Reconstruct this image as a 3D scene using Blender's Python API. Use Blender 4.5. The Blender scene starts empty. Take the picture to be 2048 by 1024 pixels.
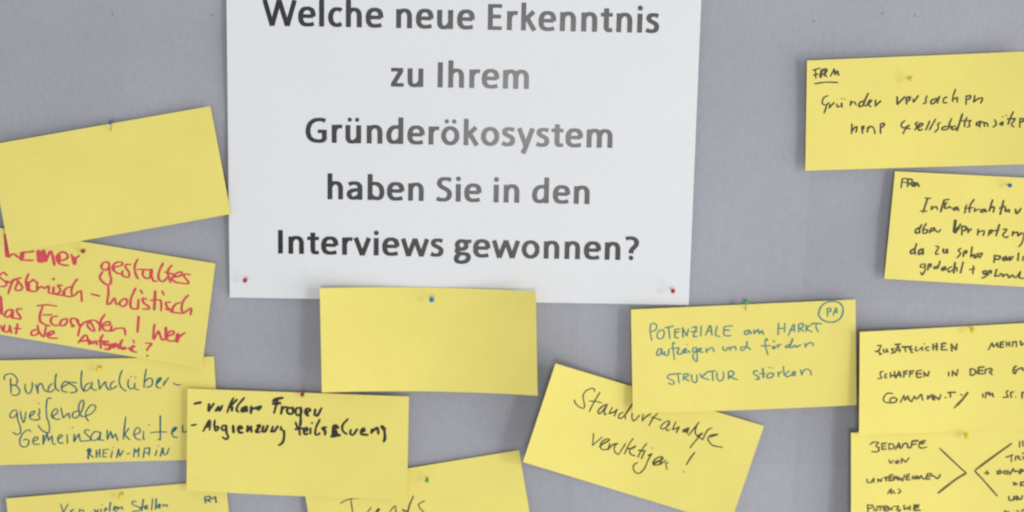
import bpy, math, random
from mathutils import Vector, Matrix
random.seed(11)
S = bpy.context.scene
COL = S.collection
rad = math.radians

# ------------------------------------------------------------------ camera
# board = the plane y = 0 (x right, z up), camera on the -y side, looking slightly down
F_PX, DIST, PITCH, ROLL = 3000.0, 1.40, rad(9.2), rad(1.16)
CZ = 1.45                                   # height of the picture centre above the floor
cam = bpy.data.cameras.new('camera')
camo = bpy.data.objects.new('camera', cam); COL.objects.link(camo)
view = Vector((0, math.cos(PITCH), -math.sin(PITCH)))
cpos = Vector((0, 0, CZ)) - view * DIST
right = Vector((1, 0, 0)); up = right.cross(view)
# the camera was held turned a little to the left
r2 = right * math.cos(ROLL) + up * math.sin(ROLL)
u2 = up * math.cos(ROLL) - right * math.sin(ROLL)
M = Matrix((r2, u2, -view)).transposed().to_4x4(); M.translation = cpos
camo.matrix_world = M
cam.sensor_width = 36.0; cam.lens = 36.0 * F_PX / 2048.0
cam.clip_start = 0.05; cam.clip_end = 50
cam.dof.use_dof = True; cam.dof.focus_distance = 1.10; cam.dof.aperture_fstop = 8.2
S.camera = camo

# ------------------------------------------------------------------ light
w = bpy.data.worlds.new('World'); S.world = w; w.use_nodes = True
w.node_tree.nodes['Background'].inputs[0].default_value = (0.90, 0.95, 1.0, 1)
w.node_tree.nodes['Background'].inputs[1].default_value = 0.485
def area(name, loc, target, sx, sy, power, colour):
    l = bpy.data.lights.new(name, 'AREA'); l.shape = 'RECTANGLE'; l.size = sx; l.size_y = sy
    l.energy = power; l.color = colour
    o = bpy.data.objects.new(name, l); COL.objects.link(o); o.location = loc
    o.rotation_euler = (Vector(target) - Vector(loc)).to_track_quat('-Z', 'Y').to_euler()
    return o
C0 = Vector((0, 0, CZ))
area('window_light_right', C0 + Vector((4.1, -4.9, 0.95)), C0, 0.75, 0.9, 64, (1.0, 0.985, 0.96))
area('broad_light_right', C0 + Vector((2.7, -2.0, -0.9)), C0 + Vector((0, 0, -.2)), 2.8, 2.2, 56, (1.0, 0.99, 0.97))
area('room_light_behind', C0 + Vector((0.05, -3.0, -0.05)), C0 + Vector((0, 0, -.1)), 0.50, 0.46, 22, (1.0, 0.99, 0.99))
S.view_settings.view_transform = 'Standard'; S.view_settings.look = 'None'
S.view_settings.exposure = 0.02; S.view_settings.gamma = 1.0

# ------------------------------------------------------------------ pixel of the photograph -> point on the board (h = metres proud of it)
def at(px, py, h=0.0):
    d = (r2 * (px - 1024.0) - u2 * (py - 512.0) + view * F_PX)
    t = (-h - cpos.y) / d.y
    return cpos + d * t

# ------------------------------------------------------------------ materials
def mat(name, col, rough=0.85, spec=0.25, noise=0.0, nscale=300.0, bump=0.0, bscale=900.0, var=None, vscale=6.0, stretch=None):
    m = bpy.data.materials.new(name); m.use_nodes = True
    nt = m.node_tree; b = nt.nodes['Principled BSDF']
    b.inputs['Roughness'].default_value = rough
    b.inputs['Specular IOR Level'].default_value = spec
    tc = nt.nodes.new('ShaderNodeTexCoord')
    src = tc.outputs['Object']
    if stretch:
        mp = nt.nodes.new('ShaderNodeMapping'); mp.inputs['Scale'].default_value = stretch
        nt.links.new(src, mp.inputs['Vector']); ssrc = mp.outputs['Vector']
    else: ssrc = src
    last = None
    c = nt.nodes.new('ShaderNodeRGB'); c.outputs[0].default_value = (*col, 1); last = c.outputs[0]
    def layer(last, scale, amt, vec, detail=3):
        n = nt.nodes.new('ShaderNodeTexNoise'); n.inputs['Scale'].default_value = scale; n.inputs['Detail'].default_value = detail
        nt.links.new(vec, n.inputs['Vector'])
        mr = nt.nodes.new('ShaderNodeMapRange'); mr.inputs[1].default_value = .25; mr.inputs[2].default_value = .75
        mr.inputs[3].default_value = 1 - amt; mr.inputs[4].default_value = 1 + amt
        nt.links.new(n.outputs[0], mr.inputs[0])
        mx = nt.nodes.new('ShaderNodeVectorMath'); mx.operation = 'SCALE'
        nt.links.new(last, mx.inputs[0]); nt.links.new(mr.outputs[0], mx.inputs['Scale'])
        return mx.outputs[0]
    if noise: last = layer(last, nscale, noise, ssrc)
    if var: last = layer(last, vscale, var, src, 2)
    nt.links.new(last, b.inputs['Base Color'])
    if bump:
        n = nt.nodes.new('ShaderNodeTexNoise'); n.inputs['Scale'].default_value = bscale; n.inputs['Detail'].default_value = 4
        nt.links.new(ssrc, n.inputs['Vector'])
        bp = nt.nodes.new('ShaderNodeBump'); bp.inputs['Strength'].default_value = bump; bp.inputs['Distance'].default_value = 0.0004
        nt.links.new(n.outputs[0], bp.inputs['Height']); nt.links.new(bp.outputs[0], b.inputs['Normal'])
    return m
MAT = dict(
    panel=mat('board_core', (0.30, 0.29, 0.27), .9, .1),
    hole=mat('dark_hole', (0.23, 0.23, 0.245), .95, .05),
    paper=mat('white_printer_paper', (0.720, 0.722, 0.728), .75, .25, noise=.015, nscale=300, bump=.12, var=.012, vscale=8),
    card=mat('yellow_card_stock', (0.780, 0.670, 0.176), .85, .2, noise=.015, nscale=260, bump=.1, bscale=600, var=.035, vscale=16),
    toner=mat('black_toner', (0.010, 0.010, 0.011), .27, .38),
    red=mat('crimson_marker_ink', (0.62, 0.065, 0.09), .6, .3, noise=.12, nscale=200),
    teal=mat('dark_teal_marker_ink', (0.028, 0.112, 0.148), .6, .3, noise=.15, nscale=200),
    sea=mat('sea_green_pen_ink', (0.07, 0.21, 0.20), .6, .3, noise=.15, nscale=200),
    black=mat('black_marker_ink', (0.018, 0.017, 0.012), .5, .4),
    brown=mat('black_pen_ink', (0.10, 0.085, 0.035), .6, .3, noise=.2, nscale=200),
    pen=mat('black_fineliner_ink', (0.07, 0.065, 0.03), .6, .3, noise=.2, nscale=200),
    steel=mat('pin_steel', (0.45, 0.45, 0.45), .3, .5),
    pin_red=mat('red_pin_plastic', (0.48, 0.022, 0.022), .3, .5),
    pin_dark=mat('dark_red_pin_plastic', (0.36, 0.02, 0.004), .3, .5),
    pin_blue=mat('blue_pin_plastic', (0.035, 0.20, 0.46), .3, .5),
    pin_navy=mat('navy_pin_plastic', (0.03, 0.10, 0.36), .3, .5),
    pin_yellow=mat('yellow_pin_plastic', (0.80, 0.62, 0.03), .35, .4),
    pin_green=mat('green_pin_plastic', (0.06, 0.33, 0.06), .3, .5),
)
TONES = (0.955, 0.985, 1.015)                 # the folded panels of the cover differ slightly in base tone
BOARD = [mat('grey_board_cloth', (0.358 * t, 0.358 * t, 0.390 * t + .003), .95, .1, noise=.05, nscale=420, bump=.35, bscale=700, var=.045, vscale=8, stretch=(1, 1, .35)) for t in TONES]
MAT['steel'].node_tree.nodes['Principled BSDF'].inputs['Metallic'].default_value = .9

def link(name, verts, faces, m, parent=None, smooth=True, origin=None):
    me = bpy.data.meshes.new(name)
    if origin is not None: verts = [v - origin for v in verts]
    me.from_pydata([tuple(v) for v in verts], [], faces); me.materials.append(m); me.update()
    if smooth: me.polygons.foreach_set('use_smooth', [True] * len(me.polygons))
    o = bpy.data.objects.new(name, me); COL.objects.link(o)
    if origin is not None and parent is None: o.location = origin
    if parent: o.parent = parent
    return o
def tag(o, label, cat, group=None):
    o['label'] = label; o['category'] = cat
    if group: o['group'] = group
    return o

# ------------------------------------------------------------------ pinboard: core panel and folded cover sheet
def tri(t):                                   # 0 on the ridges, -1 in the folds
    t = t % 2.0
    return -t if t < 1 else t - 2.0
fx0 = at(1157, 650).x; fxs = at(1618, 400).x - fx0
fz0 = at(1500, 260).z; fzs = fz0 - at(1500, 432).z
def board_h(x, z):
    a = tri((x - fx0) / fxs); b = tri((z - fz0) / fzs)
    return 0.0034 * a + 0.0034 * b + 0.0004 * math.sin(x * 9 + z * 4) - .0005
board = bpy.data.objects.new('pinboard', None); COL.objects.link(board); board.location = (0, 0.02, CZ)
tag(board, 'grey cloth pinboard with faint fold lines behind all the cards', 'pinboard')
X0, X1, Z0, Z1 = -0.72, 0.72, CZ - 0.62, CZ + 0.62
def lines(a0, a1, f0, st, per):               # grid lines that run exactly along the folds
    k0 = math.floor((a0 - f0) / st); k1 = math.ceil((a1 - f0) / st)
    L = [f0 + st * (k + q / per) for k in range(k0, k1) for q in range(per)]
    return [a0] + [v for v in L if a0 + 1e-4 < v < a1 - 1e-4] + [a1]
GX = lines(X0, X1, fx0, fxs, 24); GZ = lines(Z0, Z1, fz0, fzs, 10)
nx, nz = len(GX) - 1, len(GZ) - 1
vs = [Vector((x, -board_h(x, z) - 0.02, z - CZ)) for z in GZ for x in GX]
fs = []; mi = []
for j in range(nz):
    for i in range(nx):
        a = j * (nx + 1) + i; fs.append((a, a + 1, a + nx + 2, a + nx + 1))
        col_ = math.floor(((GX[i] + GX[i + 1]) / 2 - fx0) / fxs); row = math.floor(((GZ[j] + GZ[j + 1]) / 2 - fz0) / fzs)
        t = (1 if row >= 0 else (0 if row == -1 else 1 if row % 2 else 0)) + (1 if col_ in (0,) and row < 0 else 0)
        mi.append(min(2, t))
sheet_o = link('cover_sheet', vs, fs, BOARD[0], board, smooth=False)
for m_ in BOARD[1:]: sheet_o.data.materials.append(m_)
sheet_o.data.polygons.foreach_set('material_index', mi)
bx = [Vector((x, y, z)) for x in (X0, X1) for y in (-.012, .01) for z in (Z0 - CZ, Z1 - CZ)]
link('core_panel', bx, [(0, 1, 3, 2), (4, 6, 7, 5), (0, 4, 5, 1), (2, 3, 7, 6), (0, 2, 6, 4), (1, 5, 7, 3)], MAT['panel'], board, smooth=False)

# old pin holes in the cover
hole = None
for hx, hy in ((225, 28), (424, 30), (1628, 42), (1765, 27), (1829, 31)):
    p = at(hx, hy, 0); hh = board_h(p.x, p.z) + .00012; p = at(hx, hy, hh)
    if hole is None:
        vs = [Vector((math.cos(i * math.tau / 10) * .0009, 0, math.sin(i * math.tau / 10) * .0012)) for i in range(10)]
        hole = link('pin_hole', vs, [tuple(range(10))], MAT['hole'], board, smooth=False)
        o = hole
    else: o = hole.copy(); COL.objects.link(o); o.parent = board
    o.location = p - Vector(board.location)

# ------------------------------------------------------------------ sheets (cards and poster)
class Sheet:
    """four corners in photograph pixels (TL, TR, BR, BL); base height, lift of the left and right ends (metres)"""
    def __init__(s, name, corners, base, lift_l=0, lift_r=0, c=.5, bow=(0, 0), material='card', thick=.0003, wav=0.0, vl=0.15, nu=40, nv=16):
        s.k = [Vector(p) for p in corners]; s.base = base; s.l = lift_l; s.r = lift_r; s.c = c; s.bow = bow; s.wav = wav; s.vl = vl
        s.seed = random.uniform(0, 9); s.n = 0
        vs = []; fs = []
        for side in (0, 1):
            for j in range(nv + 1):
                for i in range(nu + 1):
                    u, v = i / nu, j / nv
                    p = s.px(u, v)
                    vs.append(at(p.x, p.y, s.h(u, v) - side * thick))
        N = (nu + 1) * (nv + 1)
        for j in range(nv):
            for i in range(nu):
                a = j * (nu + 1) + i
                fs.append((a, a + nu + 1, a + nu + 2, a + 1))
                fs.append((N + a, N + a + 1, N + a + nu + 2, N + a + nu + 1))
        ring = [i for i in range(nu + 1)] + [j * (nu + 1) + nu for j in range(1, nv + 1)] + \
               [nv * (nu + 1) + i for i in range(nu - 1, -1, -1)] + [j * (nu + 1) for j in range(nv - 1, 0, -1)]
        # separate verts along the cut edge so the edge stays crisp
        e0 = len(vs)
        for r in ring: vs.append(vs[r].copy()); vs.append(vs[N + r].copy())
        L = len(ring)
        for q in range(L):
            a = e0 + 2 * q; b = e0 + 2 * ((q + 1) % L)
            fs.append((a, b, b + 1, a + 1))
        s.origin = at(*s.px(.5, .5), s.base)
        s.o = link(name, vs, fs, MAT[material], None, True, s.origin)
    def px(s, u, v):
        a = s.k[0].lerp(s.k[1], u); b = s.k[3].lerp(s.k[2], u)
        p = a.lerp(b, v); f = 4 * u * (1 - u)
        p.y -= f * (s.bow[0] * (1 - v) + s.bow[1] * v)
        return p
    def uv(s, x, y):
        u = v = .5
        for _ in range(5):
            p = s.px(u, v); e = 1e-3
            pu = (s.px(u + e, v) - p) / e; pv = (s.px(u, v + e) - p) / e
            det = pu.x * pv.y - pu.y * pv.x
            dx, dy = x - p.x, y - p.y
            u += (dx * pv.y - dy * pv.x) / det; v += (dy * pu.x - dx * pu.y) / det
        return u, v
    def h(s, u, v):
        c = s.c; q = s.base
        if u < c: q += s.l * ((c - u) / c) ** 2 * (1 + s.vl * (v - .5))
        else: q += s.r * ((u - c) / (1 - c)) ** 2 * (1 + s.vl * (v - .5))
        if s.wav: q += s.wav * (1 + math.sin(u * 5.2 + s.seed + v * 1.7)) * (1 - abs(2 * v - 1) * .3) * .5
        return q
    def hp(s, x, y):
        return s.h(*s.uv(x, y))

def catmull(P, n=4):
    if len(P) < 3: return P
    out = []
    for i in range(len(P) - 1):
        p0 = P[i - 1] if i else P[0] * 2 - P[1]; p1 = P[i]; p2 = P[i + 1]
        p3 = P[i + 2] if i + 2 < len(P) else P[-1] * 2 - P[-2]
        for k in range(n):
            t = k / n
            out.append(0.5 * ((2 * p1) + (p2 - p0) * t + (2 * p0 - 5 * p1 + 4 * p2 - p3) * t * t + (3 * p1 - p0 - 3 * p2 + p3) * t ** 3))
    out.append(P[-1]); return out

class Ink:
    """flat marks lying on a sheet; strokes become ribbons that follow its surface"""
    def __init__(s, sheet): s.s = sheet; s.v = []; s.f = []; s.k = 0
    def pt(s, p):
        s.v.append(at(p.x, p.y, s.s.hp(p.x, p.y) + 0.00009 + s.k * 1.2e-6)); return len(s.v) - 1
    def dot(s, p, r):
        s.k += 1; c = s.pt(p); ring = [s.pt(p + Vector((math.cos(a), math.sin(a))) * r) for a in [i * math.tau / 12 for i in range(12)]]
        for i in range(12): s.f.append((c, ring[i], ring[(i + 1) % 12]))
    def stroke(s, P, wh, wv, cap=True, smooth=True, jitter=0.0):
        if len(P) == 1: s.dot(P[0], max(wh, wv) * .62); return
        Q = catmull(P) if smooth else P
        Q = [q for i, q in enumerate(Q) if i == 0 or (q - Q[i - 1]).length > 1e-3]
        if len(Q) < 2: return
        n = len(Q); prev = None
        ph = random.uniform(0, 6)
        if s.k > 160: s.k = 0
        for i, q in enumerate(Q):
            d = Q[min(i + 1, n - 1)] - Q[max(i - 1, 0)]
            if d.length < 1e-6: d = Vector((1, 0))
            d.normalize()
            wd = wh + (wv - wh) * abs(d.y)
            if jitter: wd *= 1 + jitter * math.sin(ph + i * .9)
            if cap and n > 5 and (i < 1 or i > n - 2): wd *= .8
            nrm = Vector((-d.y, d.x)) * wd * .5
            s.k += 1
            a = s.pt(q + nrm); b = s.pt(q - nrm)
            if prev: s.f.append((prev[0], prev[1], b, a))
            else: first = (a, b, q, d, wd)
            prev = (a, b)
        if cap:
            for (a, b, q, d, wd, sg) in ((*first, -1), (prev[0], prev[1], Q[-1], d, wd, 1)):
                m = s.pt(q + d * sg * wd * .42)
                n1 = Vector((-d.y, d.x)) * wd * .33
                e = s.pt(q + n1 + d * sg * wd * .28); g = s.pt(q - n1 + d * sg * wd * .28)
                s.f.append((a, e, m, g, b))
    def build(s, name, m):
        if not s.f: return None
        o = s.s.o
        me = bpy.data.meshes.new(name)
        me.from_pydata([tuple(v - s.s.origin) for v in s.v], [], s.f); me.materials.append(m); me.update()
        # faces must look towards the reader
        flip = [p.index for p in me.polygons if p.normal.y > 0]
        if flip:
            fl = set(flip); me2 = bpy.data.meshes.new(name)
            me2.from_pydata([tuple(v - s.s.origin) for v in s.v], [], [tuple(reversed(f)) if i in fl else f for i, f in enumerate(s.f)])
            me2.materials.append(m); me2.update(); bpy.data.meshes.remove(me); me = me2
        c = bpy.data.objects.new(name, me); COL.objects.link(c); c.parent = o
        return c

def write(sheet, name, m, lines, wh, wv):
    """lines: list of line = list of (ox, oy, width_px, strokes) read off an enlarged crop 2048 units wide"""
    for line in lines:
        ink = Ink(sheet)
        for ox, oy, wpx, txt in line:
            f = wpx / 2048.0
            for st in txt.split('|'):
                st = st.strip(); k = 1.0
                if not st: continue
                if st[0] == 'w': a, st = st.split(':'); k = float(a[1:])
                n = [float(q) for q in st.split()]
                P = [Vector((ox + n[i] * f, oy + n[i + 1] * f)) for i in range(0, len(n), 2)]
                ink.stroke(P, wh * k, wv * k, jitter=.08)
        ink.build(name, m)

# ------------------------------------------------------------------ printed lettering (humanist bold sans), 1/1000 em
G = {
 'W': (906, '68 640 258 0|258 0 436 640|436 640 640 0|640 0 826 640'),
 'e': (503, '92 250 415 250|411 240 407 330 372 405 300 438 255 440 190 430 130 380 100 300 97 235 104 150 142 80 210 46 290 42 360 50 430 68'),
 'l': (246, '123 684 123 0'), 'I': (267, '133 632 133 0'), 'i': (246, '123 466 123 0|123 602'),
 'c': (418, '375 402 330 430 270 438 190 420 128 350 102 240 122 130 178 65 250 43 310 50 378 80'),
 'h': (537, '134 684 134 0|134 320 165 380 225 428 290 436 355 415 398 350 408 260 408 0'),
 'n': (537, '134 466 134 0|134 320 165 380 225 428 290 436 355 415 398 350 408 260 408 0'),
 'u': (537, '129 466 129 200 138 100 180 50 240 38 305 50 360 90 403 155|403 466 403 0'),
 'E': (488, '140 632 140 0|90 588 430 588|140 330 408 330|90 44 432 44'),
 'r': (355, '134 466 134 0|134 300 160 360 210 412 260 426 318 420 338 416'),
 'k': (479, '134 684 134 0|160 250 388 466|215 320 412 0'),
 't': (347, '165 580 165 170 172 95 200 52 255 44 318 54|18 424 322 424'),
 's': (399, '338 412 270 436 200 438 132 422 102 372 112 318 180 272 250 238 298 192 302 122 268 62 190 40 110 46 42 74'),
 'z': (397, '42 424 350 424|312 420 92 50|42 44 365 44'),
 'm': (813, '134 466 134 0|134 320 165 380 215 428 280 436 340 415 384 350 394 260 394 0|394 300 430 380 480 428 548 436 608 415 654 350 664 260 664 0'),
 'G': (637, '548 565 470 590 380 595 250 565 145 465 105 316 128 165 215 68 340 40 430 42 535 72|520 60 520 318|350 290 578 290'),
 'd': (537, '403 684 403 0|403 395 350 430 290 438 205 420 130 350 97 230 115 115 165 58 230 44 310 62 360 100 403 160'),
 'b': (537, '134 684 134 0|134 395 187 430 247 438 332 420 407 350 440 230 422 115 372 58 307 44 227 62 177 100 134 140'),
 'o': (538, 'O269 238 172 200'),
 'y': (474, '68 466 250 -10|410 466 232 -40 170 -185'),
 'a': (494, '82 398 140 428 210 440 300 428 356 375 368 300 368 0|368 262 260 258 160 236 100 190 92 122 130 62 190 44 260 54 330 92 368 140'),
 'S': (473, '405 560 330 592 250 595 165 578 115 515 118 435 180 375 270 328 345 272 372 195 350 108 280 54 200 42 110 50 48 80'),
 'v': (474, '66 466 237 0|237 0 410 466'),
 'w': (745, '64 466 206 0|206 0 372 466|372 466 540 0|540 0 684 466'),
 'g': (474, 'O212 322 118 112|270 424 462 424|150 240 100 190 100 140 160 98 260 88 350 70 388 10 370 -70 290 -125 200 -138 110 -120 75 -60 90 10 160 70'),
 '?': (463, '62 572 130 592 210 594 300 562 344 492 338 420 290 352 240 300 216 250 210 182|213 62'),
}
G['ü'] = (537, G['u'][1] + '|175 606|362 606'); G['ö'] = (538, G['o'][1] + '|176 606|364 606')
def print_line(sheet, text, xl, xr, bx_, by_, slope, emy):
    adv = [(226 if ch == ' ' else G[ch][0]) - (25 if ch == 'W' else 0) for ch in text]
    # left and right edge of ink
    bear_l = {'W': 8, 'z': 30, 'G': 45, 'h': 75, 'I': 74}[text[0]]; bear_r = {'s': 36, 'm': 72 + 20, 'n': 68, '?': 60}[text[-1]]
    emx = (xr - xl) / (sum(adv) - bear_l - bear_r) * 1000
    ink = Ink(sheet); x = xl - bear_l * emx / 1000
    def P(u, v):
        X = x + u * emx / 1000; Y = by_ + (X - bx_) * slope
        dy = -v * emy / 1000
        return Vector((X + dy * (-(X - 1024) * 5.4e-5 - .0205), Y + dy))
    for ch, a in zip(text, adv):
        if ch != ' ':
            for st in G[ch][1].split('|'):
                if st[0] == 'O':
                    cx, cy, rx, ry = map(float, st[1:].split())
                    pts = [P(cx + rx * math.cos(t), cy + ry * math.sin(t)) for t in [i * math.tau / 28 for i in range(29)]]
                    ink.stroke(pts, .092 * emy, .127 * emx, cap=False, smooth=False); continue
                n = [float(q) for q in st.split()]
                pts = [P(n[i], n[i + 1]) for i in range(0, len(n), 2)]
                if len(pts) == 1: ink.dot(pts[0], (.066 if ch in 'i?' else .056) * emy)
                else: ink.stroke(pts, .092 * emy, (.122 if ch in 'Wvwyzk' and len(pts) == 2 else .128) * emx, cap=False)
        x += a * emx / 1000
    ink.build('printed_line', MAT['toner'])

poster = Sheet('poster', [(452.5, -46), (1404, -34), (1377.5, 610), (459.5, 595)], .0012, .0006, .0006, material='paper', thick=.00015, wav=.0016, nu=60, nv=40)
tag(poster.o, 'large white printed poster asking a question in bold black type', 'poster')
print_line(poster, 'Welche neue Erkenntnis', 524.5, 1317.5, 541, 51.3, .0190, 81.5)
print_line(poster, 'zu Ihrem', 781, 1057, 878, 174.8, .0190, 79.5)
print_line(poster, 'Gründerökosystem', 611.5, 1224, 666, 285.7, .0182, 77.5)
print_line(poster, 'haben Sie in den', 655.3, 1178.5, 658, 398.5, .0188, 75.8)
print_line(poster, 'Interviews gewonnen?', 556.5, 1276.5, 560, 507.2, .0190, 74.6)

# ------------------------------------------------------------------ yellow cards
GR = 'yellow cards pinned to the board'
def card(label, corners, base, l=0, r=0, c=.5, bow=(0, 0), wav=0.0010, vl=.15):
    s = Sheet('moderation_card', corners, base, l, r, c, bow, wav=wav, vl=vl); tag(s.o, label, 'card', GR); return s
cF = card('yellow card with teal writing in the bottom left corner of the board, cut off below', [(12, 997), (451, 960), (474, 1170), (35, 1207)], .0008, .0025, .001, wav=.001)
cG = card('yellow card reading Trends in thin pen, mostly cut off below', [(607, 971), (1038, 900), (1073, 1106), (642, 1178)], .0010, .001, .001)
cC = card('yellow card with teal lines about Bundesland, under the red lettered card', [(-14, 721), (428, 713), (440, 918), (-6, 930.5)], .0008, .002, .0015)
cB = card('yellow card with crimson handwriting about an ecosystem', [(-10, 454), (431, 527), (404, 737), (-36, 663)], .0030, .001, .003, wav=.0008)
cA = card('blank yellow card tilted upward to the right beside the poster', [(-22, 290), (421, 212), (462, 428), (19, 507.5)], .0048, .002, .001, wav=.0012)
cD = card('blank yellow card curling at both ends under the middle of the poster', [(639.5, 576.5), (1071.5, 583.5), (1075.5, 791.5), (643.7, 785)], .0034, .0175, .0195, bow=(5.0, 5.4))
cE = card('yellow card with thick black marker text listing two dashed points', [(375, 777), (818, 793), (814, 1000), (373, 981)], .0036, .0062, .004, bow=(0, -1.5))
cH = card('tilted yellow card about Standortanalyse with its left end lifting off the board', [(1111, 727), (1528, 852), (1460, 1050), (1046, 924)], .0010, .026, .004)
cI = card('yellow card in green capitals with circled letters in its corner', [(1262, 619), (1711, 599), (1713, 810), (1265.5, 826)], .0040, .0085, .0045, bow=(0, -2))
cK = card('yellow card with crossing arrow lines at the lower right edge', [(1702, 865.5), (2150, 845), (2150, 1060), (1702, 1078)], .0010, .014, .010)
cJ = card('yellow card with dark capitals above the card with arrow lines', [(1719.5, 664), (2160, 640), (2165, 853), (1718, 870)], .0028, .0155, .011)
cL = card('topmost right yellow card with underlined FRM heading', [(1614, 121), (2060, 102.5), (2062, 328), (1610.5, 341.5)], .0010, .004, .013)
cM = card('right hand yellow card with small FRM heading and four text lines below', [(1790, 342.5), (2225, 364), (2203, 583), (1768.5, 557.5)], .0010, .004, .012)

#TEXT_B
write(cB, 'handwritten_line', MAT['red'], [
 [(0, 440, 240, 'w1.9:105 250 125 610|150 635 210 580 250 590 315 640|w1.1:580 530 520 545 400 555 360 600 355 670 420 685 570 690|w1.9:380 570 375 655|w2:655 540 670 700|w2:700 570 720 700|w1.9:740 530 780 690|w1.2:790 690 850 550 885 560 930 770|w1.1:1040 700 1150 650 1140 580 1060 545 985 600 965 650 1000 725 1060 765 1170 775|w2:1000 610 1005 690|1220 590 1270 760 1300 650 1360 610|w2:1255 650 1275 740'),
  (180, 480, 280, '290 350 240 320 180 350 170 410 230 440 280 400|280 340 290 500 310 560 290 650 220 640 150 570 150 520 190 460|350 400 460 370 470 330 400 325 340 370 340 430 390 480 460 500|w1.5:335 380 345 440|600 360 530 360 520 400 570 470 570 530 530 545 470 510 480 450|700 280 660 360 655 440 680 530 710 570|690 430 870 435|870 440 790 440 770 500 800 550 860 560 900 500 910 430|w1.5:895 440 890 540|905 430 900 520 930 600 980 600|1070 340 1020 440 1000 540 1030 600 1080 600 1140 540|1200 370 1150 430 1140 500 1180 620|1100 470 1220 500|1210 550 1330 520 1340 470 1280 480 1220 530 1200 570 1240 610 1300 630|w1.4:1215 540 1260 530|1470 510 1390 500 1380 540 1430 600 1430 640 1290 625')],
 [(0, 530, 240, '125 180 60 130 0 170 -10 210 60 260 110 310 90 360 0 370|120 270 160 300 250 240|250 240 190 340 140 490|370 220 280 240 320 290 380 370 350 430 260 420 290 330 320 270|490 150 440 280 470 440|w1.3:455 300 500 420|430 290 520 290 560 250 600 280 650 300|500 300 500 430 590 450 650 420|640 300 630 400 700 370 730 380 760 400 830 360 830 480|915 380 910 490|915 240|1070 350 990 350 1030 420 1000 480 930 490|850 480 950 500 1080 520 1180 540 1270 520 1330 460 1380 450|1220 370 1130 400 1080 480 1110 500|w1.4:1090 450 1090 500|1320 240 1260 320 1220 420 1230 520|1380 440 1390 500 1395 620'),
  (180, 560, 280, '20 205 140 235|265 90 270 200 250 345 300 340 350 270 370 290 380 350 430 350|520 270 460 300 430 350 470 385 520 370 545 310 520 270|670 120 610 240 590 350 610 415 690 425|710 290 700 420|740 150 765 195|830 280 770 270 790 340 850 380 860 425 770 425|w1.2:955 165 940 430|880 300 1000 290 1040 320 1040 450|1055 165 1080 215|1180 325 1110 330 1120 380 1170 440 1100 420|1330 330 1260 350 1210 410 1200 460 1170 465|w1.4:1205 420 1200 460|1440 220 1370 300 1340 400 1350 480|1170 465 1270 480 1360 485 1420 450 1480 415 1470 510')],
 [(0, 530, 240, 'w1.5:8 545 20 700 22 830|30 840 70 850 100 880|190 760 120 780 80 860 120 890 190 850 210 770|w1.3:210 770 210 900|210 900 260 910|380 755 300 750 290 800 340 870 350 920 260 910|625 700 800 680 970 705|730 710 690 820 680 940 690 980|730 855 880 850'),
  (0, 620, 320, '520 30 505 100 540 170 640 205|740 80 670 90 650 150 690 195 760 195|850 110 790 130 770 190 820 200 860 150 850 110|1010 140 960 110 910 115 910 170 950 210 910 210|980 130 1020 200|1180 130 1100 150 1030 210 1000 330|1140 140 1120 200 1170 260 1210 265 1190 210 1150 140|w1.1:1340 60 1290 140 1275 270|1180 130 1230 140 1280 190|1300 200 1400 190 1400 150 1350 160 1310 200 1340 260 1420 270|1430 200 1420 270 1480 240 1510 235 1590 240 1605 320|w1.1:1775 85 1760 280'),
  (180, 560, 280, '945 650 930 760 930 870 990 760 1010 760 1050 870 1100 870|w1.2:1110 700 1110 860|1120 830 1220 790 1220 750 1160 760 1120 830 1150 890 1240 890|w1.6:1285 800 1270 895|1270 900 1310 830 1390 770')],
 [(0, 620, 320, '0 200 18 215 35 270|60 195 50 270 105 275 125 215|w1.1:125 200 145 290|225 180 205 300|180 235 265 240|480 195 500 280 545 340|470 250 410 270 405 320 460 320 490 290|590 210 565 340|600 310 690 300 670 270 610 300 620 350 680 362 740 360|w1.4:620 310 650 320|1000 420 1100 320 1140 440|w1.3:1040 400 1130 390|w1.2:1150 390 1170 430 1220 400 1240 440|w1.1:1320 320 1290 370 1290 490|w1.1:1250 400 1350 400|w1.3:1390 400 1330 420 1350 450 1400 440 1400 500 1340 500|w1.3:1490 430 1430 450 1450 480 1500 440 1520 490|w1.1:1570 380 1540 440 1560 500 1620 490|w1.3:1600 480 1570 495|1640 490 1720 470 1700 460 1660 500 1700 530 1750 540|w1.3:1680 480 1690 510|w.7:1710 385 1715 420|1860 425 1940 430 1900 480 1880 520|w.8:1885 585')],
], 3.1, 5.0)
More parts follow.
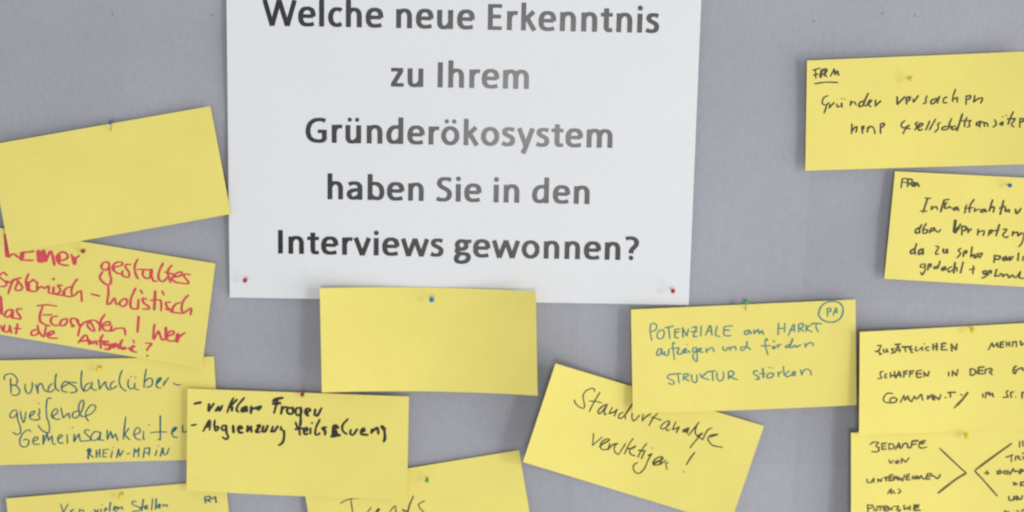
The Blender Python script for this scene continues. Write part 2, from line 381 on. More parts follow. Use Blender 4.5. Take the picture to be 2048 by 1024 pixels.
#TEXT_C
write(cC, 'handwritten_line', MAT['teal'], [
 [(0, 720, 240, '70 340 80 270 150 235 230 250 290 320 290 390 260 430 190 430|180 320 190 560|190 430 260 430 330 500 330 560 290 600 200 600|w1.3:175 420 205 425|430 410 430 500 470 570 520 550 550 470 550 380|610 420 650 570|650 570 650 450 690 400 720 420 750 500 800 545|890 400 840 450 820 530 870 545 930 500|w1.15:960 240 940 380 950 480 1010 530|1060 470 1150 410 1150 370 1090 380 1050 460 1070 530 1150 550|1310 390 1200 380 1180 400 1270 450 1310 510 1280 550 1200 560|w1.15:1400 180 1385 300 1390 450 1430 540|1530 390 1460 430 1440 510 1490 520 1560 440 1570 370|1570 370 1560 460 1600 510 1650 510|1680 340 1700 500|1700 500 1740 440 1800 370 1810 440 1850 510'),
  (200, 720, 240, '250 360 190 400 180 470 220 490 290 440|380 170 340 280 330 380 370 480 450 530|120 490 180 510|490 330 475 420 510 490 570 480|600 390 590 480 660 515|w.8:530 285|w.8:605 300|790 155 765 300 750 470|760 380 830 315 890 330 890 420 840 460 790 460|970 410 1040 330 1030 300 990 330 960 410 980 470 1040 480|w1.4:980 390 1030 330|1100 370 1080 440|1080 440 1120 370 1170 300|1245 395 1320 425 1380 420')],
 [(0, 720, 240, '290 860 230 860 170 930 190 990 260 960 290 900|350 870 360 960 400 1070 430 980 440 890|510 970 590 900 580 870 520 910 510 990 570 1020 640 1030|670 830 675 900 650 930|w.8:655 740|880 660 830 650 800 700 790 850 800 1000|890 960 980 900 970 840 920 850 880 930 900 1000|1040 820 1070 960 1080 990|1080 990 1130 940 1170 910 1190 1000|1330 870 1250 900 1240 970 1290 990 1360 930 1420 800 1430 710 1400 690 1350 760 1345 860 1380 950 1450 970|1460 950 1550 920 1630 830 1610 770 1540 780 1470 880 1460 970'),
  (0, 820, 240, '290 20 300 150 340 270 350 380 290 420 220 380|650 70 680 150 600 170|800 130 840 250 840 370 800 385 720 350 650 260|895 100 950 160 1030 150|1460 100 1480 150 1515 190')],
 [(0, 820, 240, '530 370 480 340 400 390 340 500 350 600 420 635 480 590 490 520 430 500 400 520|560 540 640 500 630 460 580 480 560 550 600 590 680 580|w1.2:740 430 740 580|740 580 800 400|w1.2:800 400 830 520|830 520 890 440|890 440 900 570 950 580|990 500 1060 450 1040 420 1000 450 990 530 1030 570 1080 555|1145 420 1150 570|w.8:1240 300|w1.2:1270 420 1265 540|1265 540 1340 420 1350 420 1370 520 1410 540|1530 350 1480 340 1440 370 1500 440 1550 490 1530 520 1410 530|1700 380 1620 370 1560 440 1560 510 1640 515 1700 450|w1.4:1715 380 1700 510|1700 510 1780 520|w1.2:1830 350 1835 500|1835 500 1890 370|w1.2:1890 370 1920 480|1920 480 1970 410|1970 410 2010 520'),
  (180, 820, 240, 'w1.15:610 120 590 280 570 500|665 310 600 420 680 510|740 430 850 380 840 310 780 320 750 420 790 490 870 510|915 360 910 490 940 500|w.8:1005 255|w1.15:1200 100 1200 510|1200 510 1160 500|1030 390 1150 375 1310 375|1380 400 1470 330 1460 290 1410 330 1400 400 1430 460 1500 465|w1.2:1420 370 1450 310|1580 260 1580 380|1580 380 1640 370 1665 340')],
 [(0, 820, 240, 'w1.3:1510 680 1505 830|w1.4:1485 700 1520 665 1550 690 1520 740|1530 740 1560 785 1600 810'),
  (180, 820, 240, 'w1.15:110 690 110 810|w1.15:165 670 165 800|110 740 165 735|230 680 220 800|230 680 320 670|225 740 290 735|220 800 280 800|385 700 355 810|w.7:395 640|w1.2:490 670 455 810|490 670 510 790|510 790 570 690|630 750 680 740|760 660 745 800|760 660 790 720|790 720 840 650|840 650 825 800|910 810 930 660|930 655 1020 645|w1.1:1020 645 1005 770|920 730 1010 730|1140 690 1115 780|w.7:1165 615|1240 650 1200 790|w1.3:1240 650 1250 740|1250 760 1310 750 1350 650')],
], 2.2, 3.0)
#TEXT_E
write(cE, 'handwritten_line', MAT['black'], [
 [(370, 770, 240, 'w1.3:160 320 270 297|w1.2:410 330 400 440|405 445 490 320|w1.2:525 440 575 375|w1.2:575 375 585 440 640 350|830 220 770 330 720 470|885 250 760 380|w1.3:770 370 815 400|800 370 800 440|1010 220 910 340 880 430 920 462|w1.2:1050 370 980 400 970 450 1040 440 1050 370 1058 450|w1.5:1000 420 1040 425|w1.1:1130 370 1125 480|1125 440 1170 400 1230 385|w1.5:1200 400 1290 370|w1.1:1300 370 1250 425|w1.4:1670 220 1560 240 1500 275|w1.4:1565 250 1565 330|1560 330 1520 480|w1.3:1500 320 1630 310|1660 370 1640 490|1650 430 1700 380 1750 380|w1.1:1830 400 1770 390 1740 440 1770 490 1840 480 1840 380|1960 390 1900 400 1890 480 1930 520 1990 470 1975 380|1975 380 1975 560 1975 660'),
  (580, 770, 240, '265 455 345 440 320 400 270 420 265 490 320 530|w1.1:275 430 300 500|w1.1:430 420 420 510|w1.1:420 510 470 520 540 390')],
 [(370, 770, 240, '110 690 190 675|310 790 420 600 420 770|w1.2:350 720 430 690|w1.2:380 660 420 700|510 600 500 680 520 780 570 740 560 710 510 720|700 690 640 700 630 760 680 770 710 700|710 690 710 820 740 880 700 925 640 890|w1.3:820 700 830 805|w1.2:910 750 975 730 940 705 905 740 930 810 990 810|1070 700 1060 790|w1.2:1060 790 1130 710|1130 710 1135 800|w1.2:1230 700 1285 690 1210 800 1280 800|w1.1:1340 700 1320 790 1370 790 1415 690|1500 710 1470 800|w1.3:1475 790 1530 790|1530 790 1585 705|1640 710 1640 760 1690 780|w1.1:1690 780 1690 900 1660 990 1600 1030'),
  (580, 770, 240, 'w1.1:185 600 175 690|95 640 125 720|w1.6:130 735 175 735|155 740 170 850|90 755 220 740|w1.1:240 790 300 770 280 730 240 760 250 840 310 830|350 740 350 830|w.8:375 650|510 590 450 710 430 830 470 850 510 820|w1.2:620 722 550 740 600 790 595 850|w1.8:820 730 770 700 735 740|w1.9:750 740 745 840|w1.4:780 780 800 850|w1.3:705 880 850 855|990 580 900 680 900 780 970 840|1040 760 1030 830 1080 850 1150 750|w1.5:1215 800 1275 770|w1.2:1270 735 1225 770 1220 840 1330 850|1400 760 1390 820|w1.1:1400 800 1480 730 1500 760 1510 840|w1.2:1560 700 1590 750 1630 745|w1.2:1580 700 1610 780 1620 900 1600 970')],
], 4.0, 4.9)
#TEXT_F
write(cF, 'handwritten_line', MAT['teal'], [
 [(0, 904, 240, '1040 890 1080 1040|1080 1040 1160 890|w1.3:1260 980 1210 1010 1230 1060 1270 1040|1360 980 1350 1060|1360 1000 1420 990 1430 1060|w1.2:1610 980 1650 1040 1680 980|1730 970 1720 1050|w.7:1740 900|1780 1000 1830 970 1800 960 1780 1030|w1.2:1885 860 1870 1010|w1.2:1940 965 2000 960 1960 930 1940 990 2000 1010'),
  (220, 904, 240, '60 960 110 960 80 930 60 990 100 1000|140 940 140 980|w1.2:140 965 200 940 210 980|450 850 390 840 390 900 490 940 540 990|510 1000 380 1020|w1.2:570 810 540 1000|500 960 590 930|w1.3:600 950 640 920 610 920 600 970 650 960|730 800 710 990|w1.2:790 800 780 970|w1.3:830 930 860 920 840 890 820 940 860 960|900 895 920 930|w1.2:910 915 960 900 980 935')],
 [(220, 904, 240, 'w1.3:1620 770 1630 870|w1.3:1620 765 1700 760 1710 800 1640 820|w1.3:1650 820 1720 850|w1.2:1740 800 1800 765|w1.2:1800 765 1812 860')],
], 2.0, 2.8)
#TEXT_G
write(cG, 'handwritten_line', MAT['pen'], [
 [(600, 884, 280, '590 900 680 850 800 825 940 820|745 850 770 1024 785 1130|985 1030 1040 960|w1.2:1115 1040 1160 990 1140 980 1110 1040 1120 1090|1310 1024 1380 940 1400 960 1405 1070|w1.1:1500 980 1540 1030 1560 1080|w1.3:1660 790 1600 930 1570 1060|1500 1000 1590 1010|1820 860 1740 910 1750 960 1810 1030 1820 1080')],
], 2.2, 2.6)
#TEXT_H
write(cH, 'handwritten_line', MAT['pen'], [
 [(1130, 760, 200, '600 240 600 190 550 170 450 210 390 270 370 350 390 450 400 550 370 580 290 550 210 470 190 400|720 250 620 410 540 560 500 650|490 430 620 440 760 470|w1.2:870 500 800 520 700 600 680 670 730 680 830 560 870 500|w1.4:860 510 800 640|810 650 810 710 850 690|970 560 900 690|w1.2:900 690 1000 660 1070 600|1070 600 1010 740|1200 660 1120 700 1100 780 1160 780 1230 720|w1.3:1380 490 1270 660 1230 720|1235 720 1240 800|1380 680 1370 740 1390 830 1440 820 1530 720|1600 700 1580 840|w1.2:1580 840 1640 770 1760 690|w1.1:1900 680 1800 790 1720 940|1770 760 1970 820'),
  (1300, 800, 200, '400 430 330 440 230 530 230 590 300 580 390 500 400 430|400 430 330 590 370 630 400 600|530 450 460 610|460 610 530 590 590 550|w1.2:600 550 540 670|w1.3:800 570 700 610 680 650 760 640 800 570|w1.6:710 630 780 600|790 600 760 690|1010 450 890 600 790 730|960 550 930 600 930 680 960 740|w1.4:960 745 1070 680|1080 680 1000 760 900 880 820 980|1270 570 1180 620 1110 740 1080 810 1000 750|w1.5:1240 750 1380 705|1380 700 1240 725 1190 790 1220 870 1310 940 1490 970')],
 [(1160, 850, 260, '215 130 200 320|200 320 350 190|w1.1:300 340 460 240 420 220 340 270 320 340 360 390 430 380|w1.3:340 310 440 250|470 290 440 390|w1.2:440 390 520 310 600 290|600 290 550 330 540 400 600 465 650 400 720 290|840 210 770 310 700 460|w1.3:740 370 820 370 880 330|w1.1:870 340 790 380 790 450 840 480 870 480|1050 290 970 400 910 510|w1.2:920 400 1030 410|1020 410 970 530|w.8:1140 365|w1.6:1080 480 1130 460|1130 460 1070 560 1020 680 940 760 880 750 840 690 850 630 910 590|w1.1:1150 620 1300 540 1280 500 1200 530 1150 590 1170 630 1280 620|w1.7:1170 600 1260 560|w1.3:1290 510 1260 620|w1.2:1260 620 1350 560|1350 600 1390 590|1350 600 1370 700|w1.2:1810 430 1740 520 1675 630|w.8:1630 735')],
], 2.3, 2.8)
#TEXT_I
write(cI, 'handwritten_line', MAT['sea'], [
 [(1260, 590, 240, '350 500 345 640 375 780|345 510 400 480 455 520 440 590 360 630|560 590 490 620 460 700 500 750 560 730 585 650 560 590|600 560 740 530|660 560 680 740|w1.2:770 590 770 720 830 730|770 590 850 575|770 640 840 630|w1.2:900 560 905 720|900 560 970 700|970 700 1000 580|w1.1:1060 560 1140 550 1080 700 1150 710|1040 630 1150 620|1215 530 1210 700|w1.1:1290 690 1370 520 1400 690|1310 620 1400 610|1490 530 1460 680 1540 710|1610 540 1750 525|1610 540 1600 660 1650 700 1720 690|w1.1:1610 600 1700 600'),
  (1480, 590, 240, '160 600 90 620 80 670 130 670 170 610 190 670|240 600 240 660|240 660 310 590|310 590 330 660|330 660 380 610|380 610 400 670|660 480 650 680|w1.1:660 570 750 570|765 480 760 630|820 700 920 500 930 630|w1.2:850 600 930 590|1000 500 1000 630|w1.1:1000 500 1080 490 1060 560 1010 570 1090 620|1130 510 1130 620|1240 490 1140 570 1230 630|w1.2:1230 485 1390 490|1300 500 1300 560 1340 630')],
 [(1480, 590, 240, '1490 230 1495 360|1490 230 1550 230 1540 280 1490 290|1590 350 1640 220 1660 310|w1.3:1600 300 1650 285|w1.1:1340 330 1370 220 1450 140 1560 110 1680 125 1750 200 1755 300 1710 400 1610 460 1500 460 1400 420 1345 350 1340 330')],
 [(1300, 690, 200, 'w1.1:230 70 170 90 140 170 150 210 210 190 240 80|240 80 260 200|w1.1:300 130 300 200 370 200 390 80|470 60 500 300|430 70 600 60|w1.2:600 60 560 160 600 190 660 170|w1.3:660 150 740 100 720 80 680 120 690 160 760 150|w1.1:780 120 820 150|960 60 890 60 880 130 930 150 970 70|w1.2:930 130 970 120|960 70 965 200 960 330 910 310 880 230 890 180|w1.1:980 130 1050 80 1030 70 1000 110 1020 140 1090 150|1150 70 1160 160|1160 130 1240 60 1290 70 1310 140|1500 40 1500 100 1560 110 1600 50|1630 40 1640 110|w1.2:1640 80 1700 40 1750 40 1760 100|1950 30 1870 50 1860 100 1920 100 1970 40'),
  (1260, 590, 240, '770 830 740 810 730 870 740 930|w.7:970 845'),
  (1480, 590, 240, 'w1.2:120 790 120 880 180 930|470 780 450 740 430 800 440 900 480 1020|w1.1:360 870 520 865|w1.3:570 880 560 910 590 910 600 880|w.8:560 785|w.8:590 795|640 850 645 900|645 880 700 840|870 840 790 870 780 900 850 890|w1.3:900 750 850 880|w1.1:850 885 880 900 940 860 960 890 1040 850|1110 830 1120 890|1120 870 1180 820 1240 820 1250 870')],
 [(1300, 690, 200, '560 590 420 600 360 640 370 680 480 740 490 790 430 810 380 770|w1.2:400 605 640 582|570 600 600 780|690 610 680 720|w1.1:680 600 780 590 770 640 700 670 800 740|850 600 860 720 920 770 960 740 960 610|1020 590 1060 670|w1.1:1180 550 1070 660 1210 710|w1.2:1170 550 1340 530|1280 560 1290 730|1380 560 1370 660 1410 730 1480 720 1510 640 1500 550|1610 570 1610 700|w1.1:1600 560 1660 530 1720 570 1690 630 1620 650 1790 710'),
  (1480, 690, 200, 'w1.1:370 530 290 540 290 600 380 650 390 700 320 700|w1.1:470 480 480 670|400 590 520 590|690 580 600 580 550 650 590 680 660 650 700 590|w.8:600 460|w.7:665 470|780 560 790 650|790 600 850 540|890 440 900 610|w1.1:1010 530 920 600|w1.1:910 600 960 650 1040 620|w1.4:1060 610 1140 570|w1.1:1130 540 1080 560 1070 620 1150 620|1240 510 1270 620|1270 600 1320 510 1400 500 1450 550 1460 620')],
], 2.4, 3.0)
#TEXT_J
write(cJ, 'handwritten_line', MAT['brown'], [
 [(1720, 640, 240, '290 440 360 440 310 540 370 580 330 590|w1.1:260 540 340 520|400 490 410 550 450 540 450 490 480 550|w1.1:590 490 540 500 580 550 530 570|w1.1:600 560 650 440 680 550|620 520 700 510|w1.1:600 420 690 410|w1.4:720 460 870 460|770 470 780 540|w1.2:880 440 850 500 900 500|870 500 870 550 910 550|960 450 950 520 1000 520|1060 460 1070 520|1020 500 1060 470|w.7:1100 405|1180 460 1130 470 1130 510 1180 520|w1.2:1250 410 1250 510|w1.4:1310 400 1310 510|w1.2:1240 460 1330 455|w1.1:1400 400 1390 510|w1.2:1400 400 1470 400|1390 460 1450 450|1390 510 1490 510|w1.1:1560 410 1570 530|w1.2:1560 420 1640 510|w1.2:1640 510 1655 410')],
 [(1808, 640, 240, '1440 510 1500 390|w1.3:1500 395 1530 460|1530 460 1590 390|w1.2:1590 390 1600 460|w1.2:1650 380 1640 470|w1.2:1650 380 1710 370|1645 420 1700 415|w1.1:1640 470 1700 465|1750 370 1750 450|w1.1:1800 370 1800 450|w1.2:1750 410 1800 410|1860 370 1850 450|w1.2:1860 380 1920 370|1920 370 1920 460|w1.2:1990 360 2000 430|2000 430 2060 395')],
 [(1720, 730, 240, '400 110 350 120 350 180 370 220 300 235|460 150 430 170 430 220 460 210|w1.1:520 130 520 210|w1.1:590 110 590 200|w1.3:520 185 600 175|w1.2:610 220 670 110|w1.3:670 110 700 200|w1.2:620 180 700 170|750 110 748 210|w1.2:740 120 810 100|w1.2:750 150 800 150|850 100 848 205|w1.2:850 110 920 100|w1.2:850 150 900 145|w1.1:1050 90 970 110 970 200 1000 215 1060 200|w1.2:980 150 1050 150|1090 120 1100 200|w1.2:1090 130 1160 190|1160 190 1180 110|1515 120 1515 190|1580 100 1575 190|w1.3:1580 110 1650 180|w1.1:1650 180 1670 80'),
  (1848, 730, 200, 'w1.1:950 90 950 210|w1.1:940 80 1030 90 1060 140 1020 200 950 210|w1.2:1120 50 1110 180|w1.2:1120 50 1230 40|w1.1:1110 120 1210 110|w1.2:1060 140 1110 170|w1.1:1100 180 1220 180|1260 90 1250 180|w1.1:1250 110 1320 80 1390 80 1380 130 1340 140 1400 200|w1.1:1900 20 1840 60 1830 150 1870 180 1890 110 1850 100|w1.2:1900 100 2010 60 2030 120')],
 [(1720, 730, 240, '560 490 480 480 420 530 400 600 450 640 540 650|w1.1:580 550 520 580 520 630 590 640 630 590 580 550|690 640 750 520|w1.2:750 520 770 600|w1.1:770 600 820 530|w1.1:820 530 840 600|w1.1:850 600 880 620 930 530|w1.1:930 530 970 580 1040 500|1050 500 1070 600|w1.1:1160 520 1150 580|w1.2:1150 580 1230 510|w1.2:1230 510 1240 590|w1.2:1260 520 1270 600|w1.2:1270 530 1350 590|1350 590 1380 510|w.9:1460 555|w1.3:1500 470 1630 465|w1.2:1540 480 1545 550|w.9:1715 500 1750 520|w1.4:1840 470 1740 600 1640 700|w.9:1640 700 1610 730'),
  (1848, 730, 200, '1205 590 1210 660|1270 560 1260 680|w1.2:1270 600 1330 560|w1.4:1330 560 1345 620|w1.2:1340 620 1400 580|w1.2:1400 580 1420 650|1730 520 1690 560 1720 650|1730 655 1620 665|w1.1:1840 550 1780 570 1790 670|w.7:1880 655|w1.1:2010 560 2010 680|w1.1:2010 570 2060 560')],
], 2.9, 3.4)
#TEXT_K
write(cK, 'handwritten_line', MAT['brown'], [
 [(1700, 860, 200, '410 300 480 250 590 260 530 320 590 380 590 430 520 450 440 440|w1.2:590 350 590 430|w1.1:650 290 660 400|w1.2:650 280 740 270|660 340 730 330|w1.1:660 395 740 390|800 280 800 400|790 280 870 290 910 340 870 380 800 400|930 400 1000 270|w1.3:1000 270 1040 380|w1.2:950 350 1040 340|1080 290 1080 360|w1.2:1080 300 1150 270 1180 300 1180 360 1250 360|w1.1:1270 240 1250 360|w1.4:1280 230 1390 220|1270 300 1350 290|w1.3:1540 220 1430 250|1430 250 1410 320 1450 370 1570 355|w1.2:1420 290 1520 270')],
 [(1700, 860, 200, '800 610 830 680 890 620|w1.2:960 630 930 670 970 680 1000 640 960 630|1060 580 1050 680|w1.2:1060 590 1140 660|1140 660 1210 570')],
 [(1700, 924, 200, '350 350 360 420 430 420|w1.1:430 420 480 350|490 330 490 420|w1.1:570 350 580 410|w1.1:580 350 640 400|640 400 650 340|w1.2:700 320 780 310|w1.2:740 320 740 380|w1.2:820 270 800 380|w1.1:820 270 880 260|w1.1:800 330 860 320|w1.4:800 380 900 370|w1.2:900 300 900 370|w1.2:900 310 960 300 950 340 1030 370|w1.2:990 310 1000 370|w1.2:1040 330 1080 385|w1.1:1080 390 1120 270|w1.2:1220 250 1170 270 1160 360 1230 360|w1.1:1170 310 1220 300|w1.1:1290 290 1280 350|w1.1:1340 290 1330 350|w1.2:1280 330 1340 325|w1.2:1380 290 1370 350|w1.4:1380 290 1420 340|w1.1:1420 340 1460 280|1460 280 1500 350|w1.1:1590 240 1550 350|w1.1:1590 240 1660 240 1660 280 1580 300|w1.1:1500 345 1640 350|w1.1:1680 280 1740 300 1780 340 1820 320 1850 260')],
 [(1700, 924, 200, '770 650 840 550|w1.3:840 550 850 650|w1.1:790 620 850 610|890 580 900 630 930 640|990 550 1040 600 980 650')],
 [(1700, 924, 200, '360 880 370 1060|350 890 400 880 470 890 450 930 380 960|510 930 490 980 540 1000 560 940|w1.1:560 910 680 910|620 920 620 990|w1.2:700 970 770 930 740 900 690 930 710 1000 780 990|800 930 800 990|w1.1:810 950 860 980|860 980 870 920|900 910 1000 910 950 980 1040 980 980 1030|w1.1:1110 890 1110 970|w1.1:1140 970 1190 930 1200 970|1230 900 1230 980|w1.4:1325 880 1315 980|w1.6:1310 895 1410 885|w1.4:1310 940 1400 930|w1.2:1310 990 1440 990')],
 [(1848, 860, 200, 'w1.1:320 375 600 640 860 880|w1.4:860 885 640 1020 290 1290|w1.4:1790 280 1400 560 1050 820|w1.1:1040 840 1200 1010 1500 1350|w1.5:860 880 850 895')],
 [(1848, 860, 200, '1960 240 1955 350|w1.1:2020 220 2030 330|w1.1:1680 560 1820 510|1790 520 1790 650|1880 540 1870 620|w1.1:1880 540 1950 540 1930 580 1990 610|2010 480 2060 470|2020 540 2050 600|w1.1:1240 885 1330 880|w1.2:1290 840 1300 910|w1.1:1490 850 1600 850|1560 810 1500 900 1600 880|w1.2:1660 830 1640 880 1700 900 1730 850 1670 840|w1.1:1760 910 1830 790|1830 790 1860 860|w1.1:1860 860 1900 840 1940 860|w1.3:1980 800 1960 900|w1.4:1980 810 2040 830 1980 860'),
  (1848, 924, 200, 'w1.3:1830 420 1910 455|w1.2:1840 470 1900 450|w1.2:1970 420 2060 410|w1.1:1970 480 2060 475|w1.2:1985 420 1985 490|w1.1:1740 700 1750 780 1820 780 1850 710|1850 700 1860 770|w1.3:1900 700 1910 780|w1.1:1910 710 1980 770 2020 690|w1.2:1650 1000 1700 1030 1740 1020|1900 1000 1940 1010|w1.2:2000 1010 2060 970')],
], 2.9, 3.3)
#TEXT_L
write(cL, 'handwritten_line', MAT['pen'], [
 [(1600, 100, 240, '220 345 340 310|265 340 270 480|230 430 310 410|w1.8:350 460 370 350|w1.8:370 345 450 330 430 390|w1.6:440 340 420 430|370 400 460 455|520 450 580 330|w1.5:580 330 600 410|w1.3:600 415 640 360|w1.3:640 360 660 430|w1.1:250 575 450 550 650 555')],
 [(1600, 100, 240, '480 780 410 810 380 890 400 930 450 930 500 900|w1.1:460 930 440 1000 410 1080|510 930 500 990|w1.1:500 985 580 900|w1.1:630 920 640 970 690 960|w1.2:710 910 715 970|w.7:715 830|w.7:765 840|w1.1:870 870 860 950|860 930 920 880 960 940|w1.2:1080 870 1020 900 1010 970 1070 950|w1.3:1165 740 1100 880 1080 950|1080 950 1130 950|w1.2:1130 950 1220 870 1190 860 1160 920 1210 970|w1.1:1290 860 1290 960|w1.2:1290 950 1380 870|w1.1:1660 800 1660 930|w1.1:1660 930 1790 800|w1.3:1820 920 1815 820|w1.3:1820 815 1880 800 1860 860 1820 870|1930 840 1940 890|w1.2:1940 890 2020 780'),
  (1808, 100, 240, '400 780 370 840 380 890 330 920|w1.1:560 830 480 850 460 910 510 910 610 790|610 790 570 910|740 800 680 830 680 900 740 900|w1.1:880 670 840 790 830 880|w1.1:840 840 910 810|w1.2:910 810 910 890|w1.1:1060 930 1060 790|w1.2:1060 790 1140 780 1120 830 1060 850|w1.1:1210 780 1190 890|w1.1:1190 890 1270 830 1340 820 1310 910')],
 [(1680, 200, 200, 'w1.1:245 490 235 690|w1.2:240 650 300 560 350 550|w1.1:350 550 330 660|w1.1:460 680 450 550|w1.3:450 550 490 540 470 600|w1.1:570 560 560 660|w1.2:570 600 620 540 680 560|690 570 720 690|w1.1:830 680 830 490|w1.3:830 490 900 480 890 540 840 560|w1.1:1330 420 1260 490 1270 560 1340 570|w1.4:1340 570 1420 520|w1.1:1360 560 1290 690|1340 580 1440 590|w1.1:1590 450 1545 490 1575 550 1530 615|w1.2:1590 570 1680 520 1690 480 1630 490 1590 570 1630 620 1690 600|1840 430 1760 610|1960 390 1880 530 1830 620'),
  (1848, 200, 200, '340 460 290 490 290 590 220 660|w1.1:470 540 395 555 370 600 430 612 490 590|570 380 520 490 490 600|w1.1:500 570 545 530 560 600|w1.1:650 530 590 550 575 600 630 605 680 560|w1.3:790 280 740 430 700 560|w1.1:700 560 680 630|w1.1:880 360 840 440 830 550|w1.1:760 430 970 420|970 420 920 480 940 530 880 560|w1.3:1170 440 1080 470 1090 520 1150 500|w1.6:1160 440 1145 490|1145 490 1140 560|w1.2:1200 450 1300 480|w1.1:1300 480 1310 540|1230 470 1240 540|w1.1:1450 400 1480 500 1410 560|w1.6:1600 460 1560 495|w1.1:1620 450 1610 510 1560 510|w.7:1615 345|w.7:1690 320|w1.1:1830 240 1770 370 1720 500|w1.2:1710 390 1870 380|1870 390 1790 510 1850 550|1960 560 1970 380|w1.2:1970 380 2040 390 2030 440 1970 450')],
], 2.7, 3.3)
#TEXT_M
write(cM, 'handwritten_line', MAT['pen'], [
 [(1768, 340, 280, '330 125 260 130|270 130 250 260|250 180 320 180|w1.1:350 130 345 240|w1.1:350 130 410 140 400 190 350 200|w1.1:370 200 440 240|w1.2:420 240 440 180|w1.3:440 180 458 235|w1.2:458 235 482 188|w1.4:482 188 515 238')],
 [(1768, 340, 280, '600 410 690 415|w1.1:640 410 570 620|530 600 630 600|700 530 690 580|w1.1:690 580 740 540 770 540 780 580|w1.2:880 440 830 610|w1.1:880 440 950 430|w1.2:870 500 920 480|w1.1:900 500 890 560 950 550|w1.2:1080 540 1020 560 1030 590 1080 560 1090 600|950 530 990 560|1210 510 1190 560 1190 610 1170 630|w1.1:1320 430 1260 520 1250 620|1200 560 1300 550|1330 560 1325 610|1330 600 1390 570|w1.2:1480 570 1420 590 1430 620 1490 590 1490 620|w1.1:1590 440 1540 600|w1.2:1550 560 1610 540 1600 620|w1.1:1750 450 1700 650|w1.1:1690 560 1770 530|w1.2:1780 550 1780 610 1830 580 1830 620|w1.2:1925 570 1940 640 2010 560')],
 [(1768, 340, 280, 'w1.2:530 840 470 870 460 920 510 920|w1.2:550 800 520 870 520 920|w1.1:620 780 580 850 570 920 620 920 640 880 590 870|w1.2:670 920 690 860 740 850 720 890 680 890|740 870 790 910 830 870|w1.7:1045 740 1025 900|w1.8:1040 915 1095 840|w1.1:1100 830 1120 790|w1.1:1140 950 1140 820|w1.3:1145 825 1200 830 1190 880 1150 890|w1.1:1230 850 1230 920|w1.1:1230 910 1280 860|w1.1:1380 870 1370 950|1370 920 1440 890 1470 900 1450 960|w1.1:1530 960 1540 890|w1.2:1540 890 1580 880 1570 920 1540 930|w1.1:1690 800 1640 960|w1.1:1600 890 1680 880|1740 870 1800 870 1740 950 1780 990 1820 970|w1.1:1890 900 1880 960|w1.1:1890 930 1950 910 1960 970|w1.1:1970 960 2020 920 2060 960'),
  (1768, 450, 280, '2048 150 2020 260 1970 320')],
 [(1768, 450, 280, 'w1.3:440 350 390 380 400 420 450 400|w1.2:480 270 450 360 460 430|w1.3:550 350 510 380 510 430 560 400 570 340 570 430|750 310 800 320 760 400 760 430 800 420|w1.3:870 350 870 400 910 400 920 350 930 410|1130 340 1090 370 1120 420 1070 480|w1.1:1160 460 1170 390|w1.3:1170 390 1210 380 1200 420|w1.1:1290 320 1270 470|w1.4:1280 450 1320 440 1320 480|w1.4:1330 480 1390 450|w1.1:1350 430 1440 410|1440 420 1400 485|w1.1:1620 440 1610 550|w1.2:1620 450 1700 460 1680 500 1620 500|w1.3:1790 460 1740 490 1760 520 1800 480 1800 520|w1.2:1840 460 1840 520 1890 460|w1.1:1970 410 1960 520|w1.1:2040 460 2030 520')],
 [(1768, 450, 280, '600 570 540 580 540 620 600 610|600 570 600 660 560 730 540 690|w1.1:640 660 650 570|w1.3:650 570 690 580 670 620|w1.1:790 600 730 620 750 640 800 620|w1.1:820 530 790 630|w1.5:890 615 850 640|w1.2:840 640 860 665 900 620 900 660|990 610 940 640 950 690 1000 660|w1.2:1040 550 1020 700|1010 640 1060 620 1070 680|w1.1:1160 540 1120 700|1250 655 1330 640|w1.1:1310 600 1300 710|w1.1:1500 670 1450 680 1460 720 1500 700|1500 670 1490 750 1430 780|1520 740 1530 680|w1.3:1530 680 1570 670 1560 710|1650 650 1620 750|w1.1:1620 750 1700 740|w1.3:1700 710 1740 730 1740 760|w1.1:1740 750 1800 720 1830 770 1880 730|1880 730 1930 770 2000 680|w1.1:2000 680 1980 770 2060 780')],
], 2.8, 3.5)

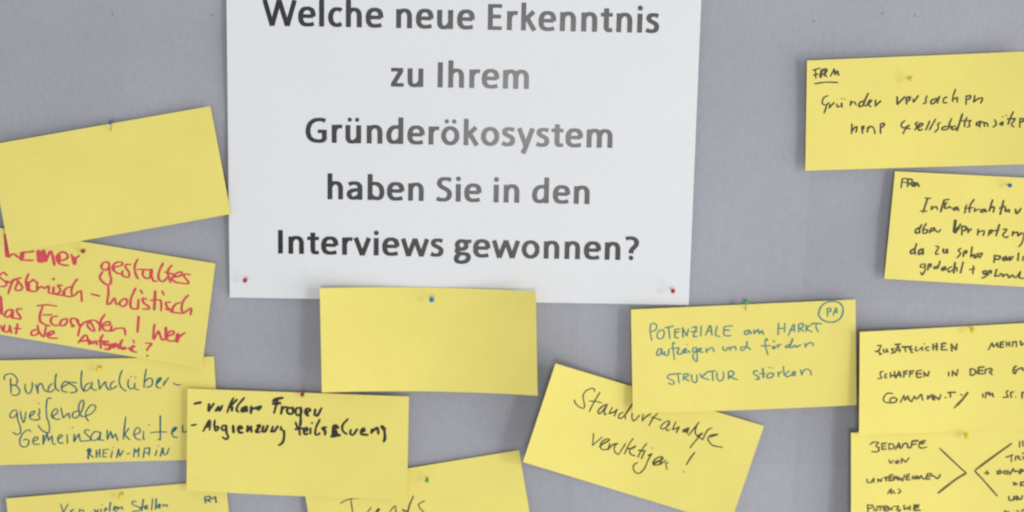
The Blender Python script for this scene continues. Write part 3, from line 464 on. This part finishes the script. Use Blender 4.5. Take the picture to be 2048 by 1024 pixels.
# ------------------------------------------------------------------ pins
def pin(label, sheet, px, py, dia_px, m, base=None, stand=.0105):
    hs = sheet.hp(px, py)
    head = at(px, py, hs + stand)
    if base: foot = at(base[0], base[1], sheet.hp(*base))
    else: foot = Vector((head.x + random.uniform(-.0006, .0006), -hs, head.z + random.uniform(-.0004, .0008)))
    r = dia_px * .5 * DIST / F_PX
    root = bpy.data.objects.new('pin', None); COL.objects.link(root); root.location = foot
    tag(root, label, 'pin', 'round headed pins')
    ax = (head - foot).normalized(); q = Vector((0, 0, 1)).rotation_difference(ax)
    vs = []; fs = []; nu, nv = 20, 12; hc = head - foot
    for j in range(nv + 1):
        th = math.pi * j / nv
        for i in range(nu):
            ph = math.tau * i / nu
            vs.append(hc + q @ Vector((math.sin(th) * math.cos(ph) * r, math.sin(th) * math.sin(ph) * r, math.cos(th) * r * .95)))
    for j in range(nv):
        for i in range(nu):
            a = j * nu + i; b = j * nu + (i + 1) % nu; fs.append((a, a + nu, b + nu, b))
    link('head', vs, fs, MAT[m], root)
    vs = []; fs = []; rn = .00042; tip = -ax * .006
    for t, rr in ((hc, rn), (-ax * .004, rn), (tip, rn * .1)):
        for i in range(8):
            a = i * math.tau / 8; vs.append(t + q @ Vector((math.cos(a) * rr, math.sin(a) * rr, 0)))
    for j in range(2):
        for i in range(8):
            a = j * 8 + i; b = j * 8 + (i + 1) % 8; fs.append((a, b, b + 8, a + 8))
    link('needle', vs, fs, MAT['steel'], root)
pin('red round pin in the lower left corner of the poster', poster, 490, 561, 9.5, 'pin_red', stand=.012)
pin('red round pin in the lower right corner of the poster', poster, 1346, 582, 9.5, 'pin_red', stand=.013)
pin('bright blue pin in the blank card under the poster', cD, 863.5, 599.5, 11, 'pin_blue', stand=.0135)
pin('blue pin on the top edge of the blank tilted card', cA, 220.5, 245.5, 8, 'pin_navy', base=(222, 261))
pin('dark red pin above the crimson handwriting', cB, 166, 502.5, 9, 'pin_dark', stand=.005)
pin('yellow pin in the card about Bundesland', cC, 196.5, 739, 10.5, 'pin_yellow')
pin('red pin on the top edge of the card with black marker text', cE, 605, 789, 8.5, 'pin_dark', base=(605, 795), stand=.006)
pin('yellow pin in the bottom left card, above its teal writing', cF, 240.5, 993, 10, 'pin_yellow')
pin('green pin in the card reading Trends', cG, 854, 961, 8.5, 'pin_green', stand=.009)
pin('green pin on the top edge of the card in green capitals', cI, 1491.5, 604.5, 11, 'pin_green', base=(1492, 620), stand=.007)
pin('yellow pin at the top of the card with dark capitals', cJ, 1946, 660.5, 11, 'pin_yellow')
pin('yellow pin at the top of the card with arrow lines', cK, 1934, 872.5, 11, 'pin_yellow', stand=.008)
pin('yellow pin in the topmost right card', cL, 1822, 157.5, 10.5, 'pin_yellow')
pin('pale blue pin at the right edge, in the card with four text lines', cM, 2020, 371, 8.5, 'pin_navy', stand=.008)
